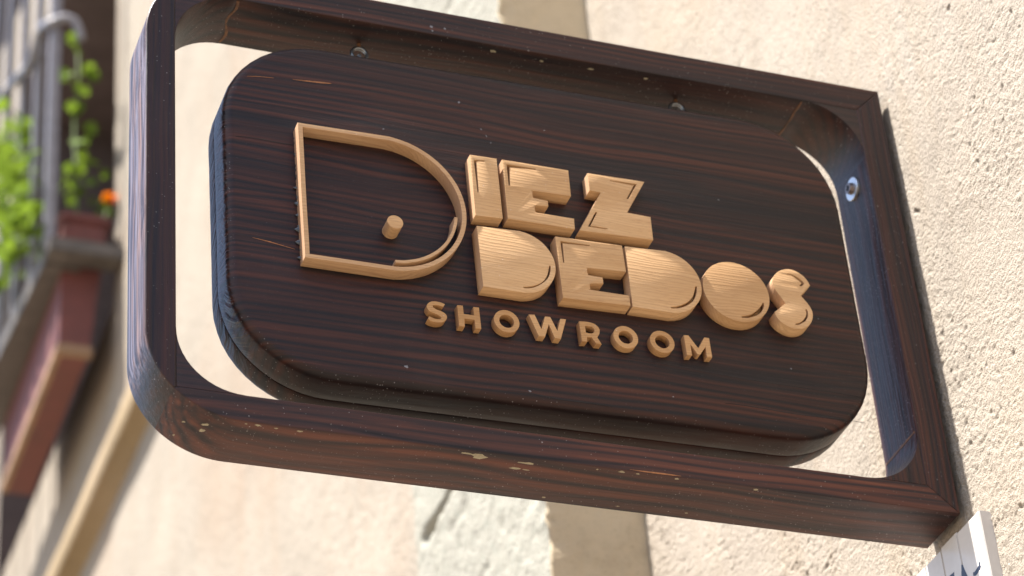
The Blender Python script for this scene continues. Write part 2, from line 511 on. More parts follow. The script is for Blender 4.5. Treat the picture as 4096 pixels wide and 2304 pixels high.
XN = .0065          # near wall plane
XP = -.095          # face of the projecting stone strip
XW = -.091          # far wall plane
YS = .545           # where the wall steps out
Y1 = .905           # end of the stone strip
house = thing('stucco_house', 'cream stucco house wall with stone strip, cornice and balcony door behind the wooden sign', 'house', (0, 0, -Z0))

# near wall: real rough-cast relief where the camera sees it
ys = steps((-1.3, -.6, .1), (-.6, -.26, .02), (-.26, .11, .0011), (.11, YS, .0022))
zs = steps((-Z0, -.5, .5), (-.5, -.12, .02), (-.12, .42, .0012), (.42, 1.02, .0024), (1.02, 1.5, .03), (1.5, 5.0, .6))
Yg, Zg = np.meshgrid(ys, zs)
def iso(a, b, w, s0):
    """two turned lattices averaged, so that no grid shows"""
    c1, s1 = math.cos(.6), math.sin(.6); c2, s2 = math.cos(-.35), math.sin(-.35)
    return .5 * (vnoise((a * c1 + b * s1) / w + 61.3, (b * c1 - a * s1) / w + 33.7, s0) + vnoise((a * c2 + b * s2) / w + 17.9, (b * c2 - a * s2) / w + 71.1, s0 + 50))
def rough_cast(a, b, s0):
    wa = iso(a, b, .021, s0 + 9) - .5; wb = iso(a, b, .021, s0 + 10) - .5
    a = a + wa * .008; b = b + wb * .008
    lo = iso(a, b, .08, s0 + 3)
    n1 = iso(a, b, .0095, s0)
    n2 = iso(a, b, .0046, s0 + 1)
    n3 = iso(a, b, .0026, s0 + 2)
    ridge = 1 - np.abs(2 * vnoise(a / .0050 + 40, b / .0046 + 40, s0 + 7) - 1)
    amt = np.clip(.25 + 2.2 * (lo - .25), .25, 1.5)
    pit = np.clip(iso(a, b, .0036, s0 + 4) - .66, 0, 1) / .34
    pit2 = np.clip(iso(a, b, .0078, s0 + 5) - .85, 0, 1) / .15
    return (.0005 * (n1 - .5) + .0007 * (n2 - .5) * amt + .0003 * (ridge - .5) * amt + .0015 * (n3 - .5) * amt
            - .0019 * pit * amt - .0030 * pit2 + .0016 * (lo - .5))
fade = np.clip((Yg + .6) / .3, 0, 1) * np.clip((1.5 - Zg) / .4, 0, 1) * np.clip((Zg + .5) / .3, 0, 1)
H = rough_cast(Yg, Zg, 100) * fade
# the render swells a little round the plaque
swell = np.exp(-(((Yg + .046) / .016) ** 2)) * np.clip((-.012 - Zg) / .02, 0, 1)
H = H + .0022 * swell * (vnoise(Yg / .011, Zg / .011, 5))
Pn = np.stack([XN - H, Yg, Zg], -1)[:, ::-1]
link('wall', grid_mesh('wall', Pn), M['wall'], house, 'near stretch of rough cream stucco wall')

# the stone strip: a face turned to the camera, then the face along the street
s_face = np.linspace(XN + .004, XP, 28)
y_out = steps((YS, Y1, .0036))
prof = [(x, YS) for x in s_face] + [(XP, y) for y in y_out[1:]]
px = np.array([p[0] for p in prof]); py = np.array([p[1] for p in prof])
sl = np.concatenate([[0], np.cumsum(np.hypot(np.diff(px), np.diff(py)))])
zs2 = steps((-Z0, -.3, .4), (-.3, .20, .05), (.20, 1.35, .0042), (1.35, 5.0, .5))
Sg, Zg2 = np.meshgrid(sl, zs2)
PX = np.broadcast_to(px, Sg.shape).copy(); PY = np.broadcast_to(py, Sg.shape).copy()
hh = .0016 * (vnoise(Sg / .021, Zg2 / .021, 31) - .5) + .0014 * (vnoise(Sg / .009, Zg2 / .009, 32) - .5) - .003 * np.clip(vnoise(Sg / .024, Zg2 / .024, 33) - .82, 0, 1) / .18
jag = .0035 * (vnoise(Zg2 / .013, Zg2 * 0 + 3, 34) - .5) + .0025 * (vnoise(Zg2 / .05, Zg2 * 0 + 7, 35) - .5)
on_face = np.broadcast_to(np.arange(len(prof)) < 28, Sg.shape)
near_corner = np.exp(-((Sg - sl[27]) / .012) ** 2)
PX = np.where(on_face, PX, PX - hh) + jag * near_corner
PY = np.where(on_face, PY - hh * .4, PY) + np.abs(jag) * near_corner
def seg_dist(a, b, p, q):
    d = np.array(q) - np.array(p); L2 = (d ** 2).sum()
    t = np.clip(((a - p[0]) * d[0] + (b - p[1]) * d[1]) / L2, 0, 1)
    return np.hypot(a - p[0] - t * d[0], b - p[1] - t * d[1])
wig = .012 * (vnoise(PY / .03, Zg2 / .03, 36) - .5)
cr = np.minimum(seg_dist(PY + wig, Zg2, (.745, .480), (.845, .468)), seg_dist(PY + wig, Zg2, (.845, .468), (.885, .470)))
wide = np.where(PY > .84, .009, .0055)
PX = PX + np.where(on_face, 0, .016 * np.clip(1 - cr / wide, 0, 1))
Pst = np.stack([PX, PY, Zg2], -1)
stone = link('stone_strip', grid_mesh('stone_strip', Pst[:, ::1]), M['stone'], house, 'pale grey stone strip with a crack')
stone.data.materials.append(M['strip_face'])
nface = 27
idx = np.tile(np.arange(len(prof) - 1), len(zs2) - 1)
stone.data.polygons.foreach_set('material_index', (idx < nface).astype(np.int32))

# far wall with the door opening
OY0, OY1, OZ0, OZ1 = 2.392, 3.45, 1.80, 3.05
yw = steps((Y1, OY0, .03), (OY0, OY1, .106), (OY1, 12.0, .9))
zw = steps((-Z0, 0, .5), (0, OZ0, .03), (OZ0, OZ1, .1), (OZ1, 5.0, .15))
Yw, Zw = np.meshgrid(yw, zw)
hw = .006 * (vnoise(Yw / .12, Zw / .12, 51) - .5) * (Yw < OY0 - .02) * (Yw > Y1 + .01)
Pw = np.stack([XW - hw, Yw, Zw], -1)
cy = (yw[:-1] + yw[1:]) / 2; cz = (zw[:-1] + zw[1:]) / 2
skip = ((cy[None, :] > OY0) & (cy[None, :] < OY1)) & ((cz[:, None] > OZ0) & (cz[:, None] < OZ1))
link('wall', grid_mesh('wall', Pw[:, ::-1], skip[:, ::-1], smooth=False), M['far_wall'], house, 'far stretch of smooth cream wall')
bm = bmesh.new()
box_bm(bm, .66, 5.0, -1.29, 11.9, -Z0 + .01, 4.95)
link('house_body', done('house_body', bm), M['far_wall'], house)
bm = bmesh.new()
box_bm(bm, XN + .012, .655, -1.30, -1.24, -Z0 + .01, 4.95)
link('end_wall', done('end_wall', bm), M['far_wall'], house)
# house reveals
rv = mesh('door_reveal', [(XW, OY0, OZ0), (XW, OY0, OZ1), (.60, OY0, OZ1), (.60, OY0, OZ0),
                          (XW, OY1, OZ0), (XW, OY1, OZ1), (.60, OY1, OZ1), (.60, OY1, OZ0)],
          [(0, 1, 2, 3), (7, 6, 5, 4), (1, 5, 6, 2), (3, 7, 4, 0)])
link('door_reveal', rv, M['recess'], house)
dm = bmesh.new()
box_bm(dm, .52, .58, OY0 + .002, OY1 - .002, OZ0 + .002, OZ1 - .002)
for k in range(2):
    y0 = OY0 + .06 + k * .5
    for z0, z1 in ((OZ0 + .12, OZ1 - .15),):
        box_bm(dm, .500, .5198, y0, y0 + .42, z0, z1, .012)
link('balcony_door', done('balcony_door', dm), M['door'], house, 'dark brown door set back in the wall')

# cornice: small upright lip, then a hollow slanting back to the wall
pc = [(XW + .004, 1.456), (XW - .034, 1.453), (XW - .0365, 1.447), (XW - .0365, 1.406), (XW - .034, 1.401)]
pc += [(XW - .031 * (1 - t), 1.400 - .012 * t * t) for t in np.linspace(0.1, 1, 7)]
pc += [(XW + .004, 1.385)]
yc = steps((2.02, 4.6, .06))
v = []; f = []
for y in yc:
    for x, z in pc: v.append((x + .002 * pnoise(Vector((y * 9, z * 20, 0))), y, z + .003 * pnoise(Vector((y * 7, x * 20, 3)))))
n = len(pc)
for i in range(len(yc) - 1):
    for k in range(n - 1): f.append((i * n + k, i * n + k + 1, (i + 1) * n + k + 1, (i + 1) * n + k))
f.append(tuple(range(n))[::-1]); f.append(tuple((len(yc) - 1) * n + k for k in range(n)))
link('cornice', shade(fix(mesh('cornice', v, f)), 30), M['cornice'], house, 'ochre stone moulding under the balcony')

# ------------------------------------------------------------------ iron window guard
GK = -.062          # it stands slightly askew from the wall
def gx(y): return -.218 + GK * (y - 2.309)
guard = thing('iron_balcony', 'grey iron balcony railing with upright bars and a curled scroll at the door', 'balcony railing', (-.15, 2.309, 1.85))
bm = bmesh.new(); box_bm(bm, -.226, XW - .001, 2.302, 2.348, 1.838, 1.868, .003)
link('bottom_bar', done('bottom_bar', bm), M['iron_low'], guard)
v = []; f = []
yb = [2.349, 3.9]
for y in yb:
    for dx, z in ((-.006, 1.836), (-.006, 1.868), (.060, 1.868), (.060, 1.836)): v.append((gx(y) + dx, y, z))
f = [(0, 1, 5, 4), (1, 2, 6, 5), (2, 3, 7, 6), (3, 0, 4, 7), (3, 2, 1, 0), (4, 5, 6, 7)]
link('bottom_bar', mesh('bottom_bar', v, f), M['iron_low'], guard)
v = [(x, y, z + 1.03) for x, y, z in v]
link('top_bar', mesh('top_bar', v, list(f)), M['iron'], guard)
for k, y in enumerate([2.338, 2.450, 2.562, 2.678, 2.79, 2.905, 3.02, 3.135, 3.25, 3.365, 3.48, 3.6, 3.72, 3.84]):
    bm = bmesh.new(); w = .0075 if k else .0095
    box_bm(bm, gx(y) - w, gx(y) + w, y - w, y + w, 1.869, 2.867, .0015)
    link('bar', done('bar', bm), M['iron'], guard)
sc = [(-.176, 2.317, 2.335), (-.180, 2.314, 2.352), (-.189, 2.312, 2.371), (-.208, 2.315, 2.378), (gx(2.338) - .012, 2.325, 2.369), (gx(2.36) - .014, 2.365, 2.395),
      (gx(2.4) - .014, 2.40, 2.405), (gx(2.43) - .014, 2.43, 2.385), (gx(2.47) - .014, 2.47, 2.383), (gx(2.54) - .013, 2.53, 2.41),
      (gx(2.61) - .012, 2.60, 2.44), (gx(2.68) - .012, 2.67, 2.465), (gx(2.74) - .012, 2.74, 2.47), (gx(2.80) - .012, 2.80, 2.44)]
def cr3(P, sub=6):
    P = [Vector(p) for p in P]; out = []
    for i in range(len(P) - 1):
        p0 = P[max(i - 1, 0)]; p1 = P[i]; p2 = P[i + 1]; p3 = P[min(i + 2, len(P) - 1)]
        for k in range(sub):
            t = k / sub
            out.append(.5 * ((2 * p1) + (p2 - p0) * t + (2 * p0 - 5 * p1 + 4 * p2 - p3) * t * t + (3 * p1 - p0 - 3 * p2 + p3) * t ** 3))
    out.append(P[-1]); return out
link('scroll', tube('scroll', cr3(sc), .0085, 10), M['iron'], guard)

# planter trough hanging inside the guard
pl = thing('planter_trough', 'long dull red planter trough with a tan lower rim hanging inside the iron railing', 'planter', (-.16, 2.36, 1.66))
def frustum(x0, x1, y0, y1, z0, X0, X1, Y0, Yb, z1):
    v = [(x0, y0, z0), (x1, y0, z0), (x1, y1, z0), (x0, y1, z0), (X0, Y0, z1), (X1, Y0, z1), (X1, Yb, z1), (X0, Yb, z1)]
    return v, [(0, 3, 2, 1), (0, 1, 5, 4), (1, 2, 6, 5), (2, 3, 7, 6), (3, 0, 4, 7)]
v, f = frustum(-.192, -.140, 2.365, 2.84, 1.668, -.192, -.112, 2.356, 2.86, 1.955)
link('trough', mesh('trough', v, f), M['planter'], pl)
bm = bmesh.new()
for a in ((-.198, -.134, 2.357, 2.372, 1.664, 1.684), (-.198, -.186, 2.372, 2.84, 1.664, 1.684)):
    box_bm(bm, *a, bev=.002)
link('rim', done('rim', bm), M['rim'], pl)
bm = bmesh.new()
for a in ((-.196, -.106, 2.349, 2.360, 1.945, 1.962), (-.196, -.106, 2.853, 2.866, 1.945, 1.962), (-.199, -.188, 2.360, 2.853, 1.945, 1.962), (-.114, -.103, 2.360, 2.853, 1.945, 1.962)):
    box_bm(bm, *a, bev=.003)
link('trough_lip', done('trough_lip', bm), M['planter'], pl)
sm = mesh('soil', [(-.190, 2.362, 1.94), (-.116, 2.362, 1.94), (-.116, 2.85, 1.94), (-.190, 2.85, 1.94)], [(0, 1, 2, 3)])
link('soil', sm, M['soil'], pl)

# plants: every leaf is a small folded blade of its own
def leaf_mesh(name):
    v = []; f = []
    prof = [(0, .06), (.18, .32), (.42, .48), (.68, .40), (.88, .18), (1, .02)]
    for t, w in prof:
        dz = -.22 * t * t
        v += [(-w, t, dz + .14 * w), (0, t, dz), (w, t, dz + .14 * w)]
    for i in range(len(prof) - 1):
        a = i * 3
        f += [(a, a + 1, a + 4, a + 3), (a + 1, a + 2, a + 5, a + 4)]
    me = mesh(name, v, f); me.shade_smooth(); me.materials.append(M['leaf'])
    return me
LEAF = leaf_mesh('leaf')
def leaf(parent, p, s):
    o = bpy.data.objects.new('leaf', LEAF); COL.objects.link(o); o.parent = parent
    o.location = Vector(p) - ORG[parent.name]
    o.rotation_euler = (random.uniform(-.9, .9), random.uniform(-.9, .9), random.uniform(0, 6.28))
    o.scale = (s, s, s)
RT = [(-.165,2.4,2.423),(-.171,2.4,2.379),(-.18,2.4,2.328),(-.168,2.4,2.325),(-.135,2.4,2.335),(-.148,2.4,2.330),(-.158,2.4,2.291),(-.165,2.4,2.274),(-.171,2.4,2.24),(-.176,2.4,2.227),(-.124,2.4,2.191),(-.151,2.4,2.167),(-.158,2.4,2.143),(-.144,2.4,2.157),(-.164,2.4,2.118),(-.15,2.4,2.115),(-.168,2.4,2.089),(-.154,2.4,2.086),(-.177,2.4,2.07),(-.145,2.4,2.076),(-.167,2.4,2.043),(-.172,2.4,2.048)]
LT = [(-0.255, 2.619, 2.322), (-0.255, 2.515, 2.259), (-0.255, 2.642, 2.315), (-0.255, 2.533, 2.225), (-0.255, 2.427, 2.121), (-0.255, 2.379, 2.096), (-0.255, 2.581, 2.232), (-0.255, 2.499, 2.152), (-0.255, 2.396, 2.063), (-0.255, 2.629, 2.238), (-0.255, 2.545, 2.151), (-0.255, 2.367, 2.008), (-0.255, 2.438, 2.049), (-0.255, 2.591, 2.15), (-0.255, 2.484, 2.054), (-0.255, 2.36, 1.958), (-0.255, 2.557, 2.085), (-0.255, 2.428, 1.98), (-0.255, 2.591, 2.08), (-0.255, 2.473, 1.984), (-0.255, 2.352, 1.903), (-0.255, 2.379, 1.938), (-0.255, 2.569, 2.158), (-0.255, 2.537, 2.252), (-0.255, 2.587, 2.124), (-0.255, 2.395, 1.901), (-0.255, 2.543, 2.001)]
p1 = thing('climbing_plant', 'tall thin plant with lime green leaves beside the near railing post', 'plant', (-.16, 2.42, 1.945))
link('stem', tube('stem', cr3([(-.16, 2.41, 1.94), (-.158, 2.405, 2.05), (-.165, 2.41, 2.2), (-.160, 2.405, 2.32), (-.166, 2.41, 2.43)]), .0022, 6), M['stem'], p1)
for p in RT:
    leaf(p1, p, random.uniform(.024, .034))
    for k in range(random.random() < .6):
        leaf(p1, (p[0] + random.gauss(0, .008), p[1] + random.gauss(.01, .012), p[2] + random.gauss(0, .012)), random.uniform(.018, .027))
p2 = thing('bushy_plant', 'bushy lime green plant spilling out over the railing bars from the planter', 'plant', (-.18, 2.70, 1.945))
for (x, y, z) in ((-.25, 2.50, 2.1), (-.25, 2.58, 2.25), (-.25, 2.66, 2.36)):
    link('stem', tube('stem', cr3([(-.17, 2.72 + (y - 2.75) * .5, 1.94), (-.175, (y + 2.72) / 2, (z + 1.94) / 2), (x, y, z)]), .0024, 6), M['stem'], p2)
for p in LT:
    leaf(p2, p, random.uniform(.026, .038))
    for k in range(4):
        leaf(p2, (p[0] + random.gauss(.004, .016), p[1] + random.gauss(0, .025), p[2] + random.gauss(0, .025)), random.uniform(.022, .034))
for k in range(34):
    leaf(p2, (random.uniform(-.305, -.245), random.uniform(2.40, 2.85), random.uniform(1.90, 2.02)), random.uniform(.022, .034))
p3 = thing("marigold", 'small plant with one orange flower at the wall end of the planter', 'flower', (-.12, 2.39, 1.945))
link('stem', tube('stem', cr3([(-.12, 2.39, 1.94), (-.112, 2.385, 1.98), (-.104, 2.38, 2.014)]), .0018, 6), M['stem'], p3)
for p in [(-.118,2.4,2.10),(-.099,2.4,2.096),(-.117,2.4,2.036),(-.108,2.4,2.034),(-.124,2.4,2.04),(-.115,2.4,2.02),(-.125,2.4,2.01),(-.11,2.39,2.0)]:
    leaf(p3, p, random.uniform(.018, .026))
PET = LEAF.copy(); PET.name = 'petal'; PET.materials.clear(); PET.materials.append(M['petal'])
for k in range(12):
    o = bpy.data.objects.new('petal', PET); COL.objects.link(o); o.parent = p3
    o.location = Vector((-.103, 2.378, 2.020)) - ORG[p3.name]
    a = k * math.pi / 6
    o.rotation_euler = (.5 + .5 * (k % 2), a * .2, a); o.scale = (.016, .018, .016)

# ------------------------------------------------------------------ the wooden frame
FW, FH, FD = .610, .400, .0533
BL, BR, BB, BT = .0217, .0235, .0213, .0243
RO, RI = .068, .048
ix0, ix1, iz0, iz1 = -FW + BL, -BR, BB, FH - BT
frame = thing('sign_bracket', 'dark stained wooden frame with rounded outer corners fixed edge-on to the stucco wall', 'sign bracket', (0, FD / 2, 0))
cB = (-FW + RO, RO); cT = (-FW + RO, FH - RO)
mB = arc(*cB, RO, 225, 225)[0]; mT = arc(*cT, RO, 135, 135)[0]
top = [(ix0, iz1)] + [(mT[0], mT[1])] + arc(*cT, RO, 135, 90)[1:] + [(0, FH), (ix1, iz1)]
bot = [(ix0, iz0), (ix1, iz0), (0, 0)] + arc(*cB, RO, 270, 225)
lef = [(ix0, iz1), (ix0, iz0)] + arc(*cB, RO, 225, 180) + arc(*cT, RO, 180, 135)
rig = [(ix1, iz0), (ix1, iz1), (0, FH), (0, 0)]
for nm, lp, mt in (('top_rail', top, 'rail_top'), ('bottom_rail', bot, 'rail'), ('stile', lef, 'stile'), ('stile', rig, 'stile_inner')):
    me = slab(nm, [lp], 0, FD, .0009, smooth=False, res=2)
    link(nm, shade(me, 32), M[mt], frame)
for cx, cz, a0, px_, pz_ in ((ix0 + RI, iz1 - RI, 90, ix0, iz1), (ix0 + RI, iz0 + RI, 180, ix0, iz0), (ix1 - RI, iz0 + RI, 270, ix1, iz0), (ix1 - RI, iz1 - RI, 0, ix1, iz1)):
    lp = [(px_, pz_)] + (arc(cx, cz, RI, a0, a0 + 90))
    me = slab('corner_block', [lp], .0002, FD - .0002, .0003, smooth=False)
    mt = M['stile_inner'] if a0 == 270 else M['block']
    link('corner_block', shade(me, 32), mt, frame)
# amber filler squeezed out of three joints
def filler(pts, w):
    v = []
    for i, p in enumerate(pts):
        k = w * (.5 + .8 * random.random())
        v += [Vector(p[0]) - Vector(p[1]) * k, Vector(p[0]) + Vector(p[1]) * k]
    f = [(2 * i, 2 * i + 1, 2 * i + 3, 2 * i + 2) for i in range(len(pts) - 1)]
    bm = bmesh.new(); bm.from_mesh(mesh('t', v, f))
    r = bmesh.ops.extrude_face_region(bm, geom=bm.faces[:])
    nrm = Vector(pts[0][2])
    for e in r['geom']:
        if isinstance(e, bmesh.types.BMVert): e.co += nrm * .0003
    return done('joint_filler', bm)
for pts, w in (([((ix1 - RI + .0005 * random.uniform(-1, 1), y, iz1), (1, 0, 0), (0, 0, -1)) for y in np.linspace(.002, .051, 12)], .0008),
               ([((ix0 + RI + .002 * math.sin(y * 190), y, iz1), (1, 0, 0), (0, 0, -1)) for y in np.linspace(.002, .051, 12)], .0010),
               ([((ix1, y, iz0 + RI), (0, 0, 1), (-1, 0, 0)) for y in np.linspace(.003, .051, 12)], .0010)):
    link('joint_filler', filler(pts, w), M['filler'], frame)
# cream paint drops
def blob(cx, cy_, plane, val, r, mat, parent, name='paint_drop', ax=1.0, ang=0.0, th=.0003):
    n = 9; v = []; r = r * .8
    rs = [r * random.uniform(.55, 1.15) for _ in range(n)]
    for lvl, k in ((0, 1.0), (1, .6)):
        for i in range(n):
            a = 2 * math.pi * i / n
            p, q = rs[i] * k * ax * math.cos(a), rs[i] * k * math.sin(a)
            p, q = p * math.cos(ang) - q * math.sin(ang), p * math.sin(ang) + q * math.cos(ang)
            w = val - (th * lvl)
            v.append((cx + p, cy_ + q, w) if plane == 'z' else (cx + p, w, cy_ + q))
    f = [(i, (i + 1) % n, n + (i + 1) % n, n + i) for i in range(n)] + [tuple(range(n, 2 * n))]
    return link(name, shade(fix(mesh(name, v, f)), 60), mat, parent)
for x, y, r, ax in ((-.5658, .0099, .0022, 1.7), (-.5664, .0174, .0026, 1.1), (-.5811, .0097, .0014, 1.4), (-.5835, .0273, .0013, 1), (-.5399, .0026, .0009, 1.6),
                    (-.5316, .0026, .0016, 2.0), (-.5188, .0034, .0012, 1.8), (-.5022, .0034, .0016, 2.6), (-.3724, .0060, .0042, 2.2), (-.382, .0042, .0022, 2.6), (-.3369, .0070, .0020, 4.5),
                    (-.3430, .0150, .0019, 3.2), (-.335, .0152, .0010, 5), (-.2855, .0033, .0011, 1.3), (-.2673, .0024, .0020, 1.8), (-.255, .0024, .0011, 2), (-.2253, .0024, .0016, 1.6), (-.1633, .0033, .0019, 1.6),
                    (-.3094, .0475, .0014, 1.6), (-.2526, .0470, .0011, 1.8), (-.20, .045, .0010, 1.8)):
    blob(x, y, 'z', .00005, r, M['paint'], frame, ax=ax)
for x, y, r, ax in ((-.334, .0070, .0030, 1.3), (-.2933, .0085, .0018, 1.3), (-.2522, .0075, .0020, 2.2), (-.206, .0075, .0016, 1.8)):
    blob(x, y, 'z', iz1 + .00005, r, M['paint'], frame, ax=ax)
for x, z, r in ((-.3867, .3829, .0022), (-.386, .3790, .0014), (-.3755, .3834, .0014)):
    blob(x, z, 'y', .00005, r, M['fluff'], frame, name='dust_spot')
# bare wood along the lower rail's arris
def sliver(pts, parent, mat=M['sliver'], y=None, name='bare_wood_sliver'):
    """a thin chip of bare wood, tapered at both ends, 0.25 mm proud of the face"""
    v = []; f = []; n = len(pts)
    for lvl in (0, 1):
        for (x, z, w) in pts:
            k = 1.0 if lvl == 0 else .6
            v += [(x, y - .00025 * lvl, z - w * k), (x, y - .00025 * lvl, z + w * k)]
    for i in range(n - 1):
        a = 2 * i; b = 2 * n + 2 * i
        f += [(b, b + 1, b + 3, b + 2), (a, a + 2, b + 2, b), (a + 1, b + 1, b + 3, a + 3)]
    return link(name, fix(mesh(name, v, f)), mat, parent)
sliver([(-.2621, .0012, .0001), (-.252, .0011, .0005), (-.240, .0012, .0007), (-.230, .0012, .0005), (-.2228, .0011, .0001)], frame, y=.00005)

# washer and screw that hold the frame to the wall
wz, wy = .3142, .0262
def ring_x(name, x0, x1, r0, r1, seg=40):
    v = []; f = []
    for x, r in ((x1, r1), (x0 + .0003, r1), (x0, r1 - .0003), (x0, r0), (x1, r0)):
        for k in range(seg):
            a = 2 * math.pi * k / seg
            v.append((x, wy + r * math.cos(a), wz + r * math.sin(a)))
    for i in range(5):
        for k in range(seg):
            j = (i + 1) % 5
            f.append((i * seg + k, i * seg + (k + 1) % seg, j * seg + (k + 1) % seg, j * seg + k))
    return shade(fix(mesh(name, v, f)), 30)
wash = link('washer', ring_x('washer', ix1 - .0020, ix1, .0030, .0098), M['washer'], frame)
bm = bmesh.new()
r = bmesh.ops.create_cone(bm, cap_ends=True, segments=28, radius1=.0050, radius2=.0044, depth=.0034)
bmesh.ops.transform(bm, matrix=Matrix.Translation((ix1 - .0037, wy, wz)) @ Matrix.Rotation(-math.pi / 2, 4, 'Y'), verts=bm.verts)
link('screw_head', done('screw_head', bm), M['screw'], wash)
bm = bmesh.new()
box_bm(bm, ix1 - .0057, ix1 - .0040, wy - .0026, wy + .0026, wz - .0008, wz + .0008)
box_bm(bm, ix1 - .0058, ix1 - .0040, wy - .0008, wy + .0008, wz - .0026, wz + .0026)
link('cross_recess', done('cross_recess', bm), M['slot'], wash)

# ------------------------------------------------------------------ the hanging board
YB = .002
BX0, BX1, BZ0, BZ1, BRr = -.5515, -.0523, .0480, .3470, .078
brd = thing('sign_board', 'dark wooden sign board with rounded corners and raised pale wood lettering hanging in the frame', 'sign board', (-.3017, .0265, .3440))
bc = ((BX0 + BX1) / 2, (BZ0 + BZ1) / 2); ROT = math.radians(.55)
def rrect(inset, seg=12):
    r = BRr - inset; x0, x1, z0, z1 = BX0 + inset, BX1 - inset, BZ0 + inset, BZ1 - inset
    pts = []
    for cx, cz, a in ((x1 - r, z1 - r, 0), (x0 + r, z1 - r, 90), (x0 + r, z0 + r, 180), (x1 - r, z0 + r, 270)):
        ar = arc(cx, cz, r, a, a + 90, seg)
        pts += ar
        # intermediate points on the straight after this arc
        nxt = {0: (x0 + r, z1), 90: (x0, z0 + r), 180: (x1 - r, z0), 270: (x1, z1 - r)}[a]
        p = ar[-1]
        for k in range(1, 16): pts.append((p[0] + (nxt[0] - p[0]) * k / 16, p[1] + (nxt[1] - p[1]) * k / 16))
    out = []
    for x, z in pts:
        dx, dz = x - bc[0], z - bc[1]
        out.append((bc[0] + dx * math.cos(ROT) - dz * math.sin(ROT), bc[1] + dx * math.sin(ROT) + dz * math.cos(ROT)))
    return out
def loft(name, rings, amp):
    v = []; f = []
    n = None
    for inset, y in rings:
        R = rrect(inset); n = len(R)
        for (x, z) in R:
            end = 1.0 if x < -.46 or x > -.12 else .3
            w = amp * end * (pnoise(Vector((x * 30, y * 25, z * 75))) + .5 * pnoise(Vector((x * 60, y * 30 + 5, z * 170)))) * max(0.0, 1 - inset / .0072)
            dx, dz = x - bc[0], z - bc[1]; l = math.hypot(dx, dz)
            v.append((x + w * dx / l, y, z + w * dz / l))
    for i in range(len(rings) - 1):
        for k in range(n): f.append((i * n + k, i * n + (k + 1) % n, (i + 1) * n + (k + 1) % n, (i + 1) * n + k))
    f.append(tuple(range(n))[::-1]); f.append(tuple((len(rings) - 1) * n + k for k in range(n)))
    return shade(fix(mesh(name, v, f)), 40)
ro = .0072
fr = [(ro * (1 - math.sin(a)), YB + ro * (1 - math.cos(a))) for a in np.linspace(0, math.pi / 2, 7)]
fr = [(i, y) for i, y in fr] + [(0, .016), (0, .022), (0, .0292), (.0003, .0298), (.0008, .0300)]
link('front_panel', loft('front_panel', fr, .00022), M['board'], brd)
bk = [(.0008, .0302), (.0003, .0304), (0, .0310), (0, .037), (0, .042), (.0004, .046), (.0016, .0490), (.004, .0506), (.006, .051)]
link('back_panel', loft('back_panel', bk, .00022), M['board_back'], brd)
# splits and bare slivers on the face
sliver([(-.5339, .3037, .0001), (-.524, .3054, .0003), (-.5134, .3063, .0001)], brd, y=YB)
sliver([(-.499, .3080, .0001), (-.484, .3092, .0006), (-.4745, .3100, .0007), (-.469, .3104, .0001)], brd, y=YB)
sliver([(-.5326, .1564, .0001), (-.520, .1549, .0004), (-.5016, .1516, .0001)], brd, y=YB)
for a, b in (((-.5440, .2455), (-.4700, .2475)), ((-.262, .0985), (-.060, .0925)), ((-.180, .0705), (-.066, .0700)), ((-.35, .0560), (-.27, .0535))):
    pts = [(a[0] + (b[0] - a[0]) * t, a[1] + (b[1] - a[1]) * t + .0006 * math.sin(t * 9), .00028 * math.sin(math.pi * t) ** .5 + .00004) for t in np.linspace(0.01, .99, 9)]
    sliver(pts, brd, M['slot'], y=YB, name='drying_crack')
for x, z, r, ax, an in ((-.4235, .064, .0017, 1.2, .4), (-.3481, .2847, .0007, 2.6, -1.2), (-.3518, .2905, .0007, 2.0, -1.0), (-.3450, .2790, .0005, 2, -1.3), (-.3317, .0576, .0009, 2.0, -.3), (-.368, .3133, .0011, 1.6, 1.2),
                        (-.30, .300, .0007, 1.2, 0), (-.43, .275, .0008, 1.4, .3), (-.16, .26, .0008, 1.2, .2), (-.12, .11, .0008, 1.2, 1), (-.09, .16, .0007, 1.2, 1), (-.22, .070, .0008, 1.5, 1)):
    blob(x, z, 'y', YB, r, M['fluff'], brd, name='dust_spot', ax=ax, ang=an)

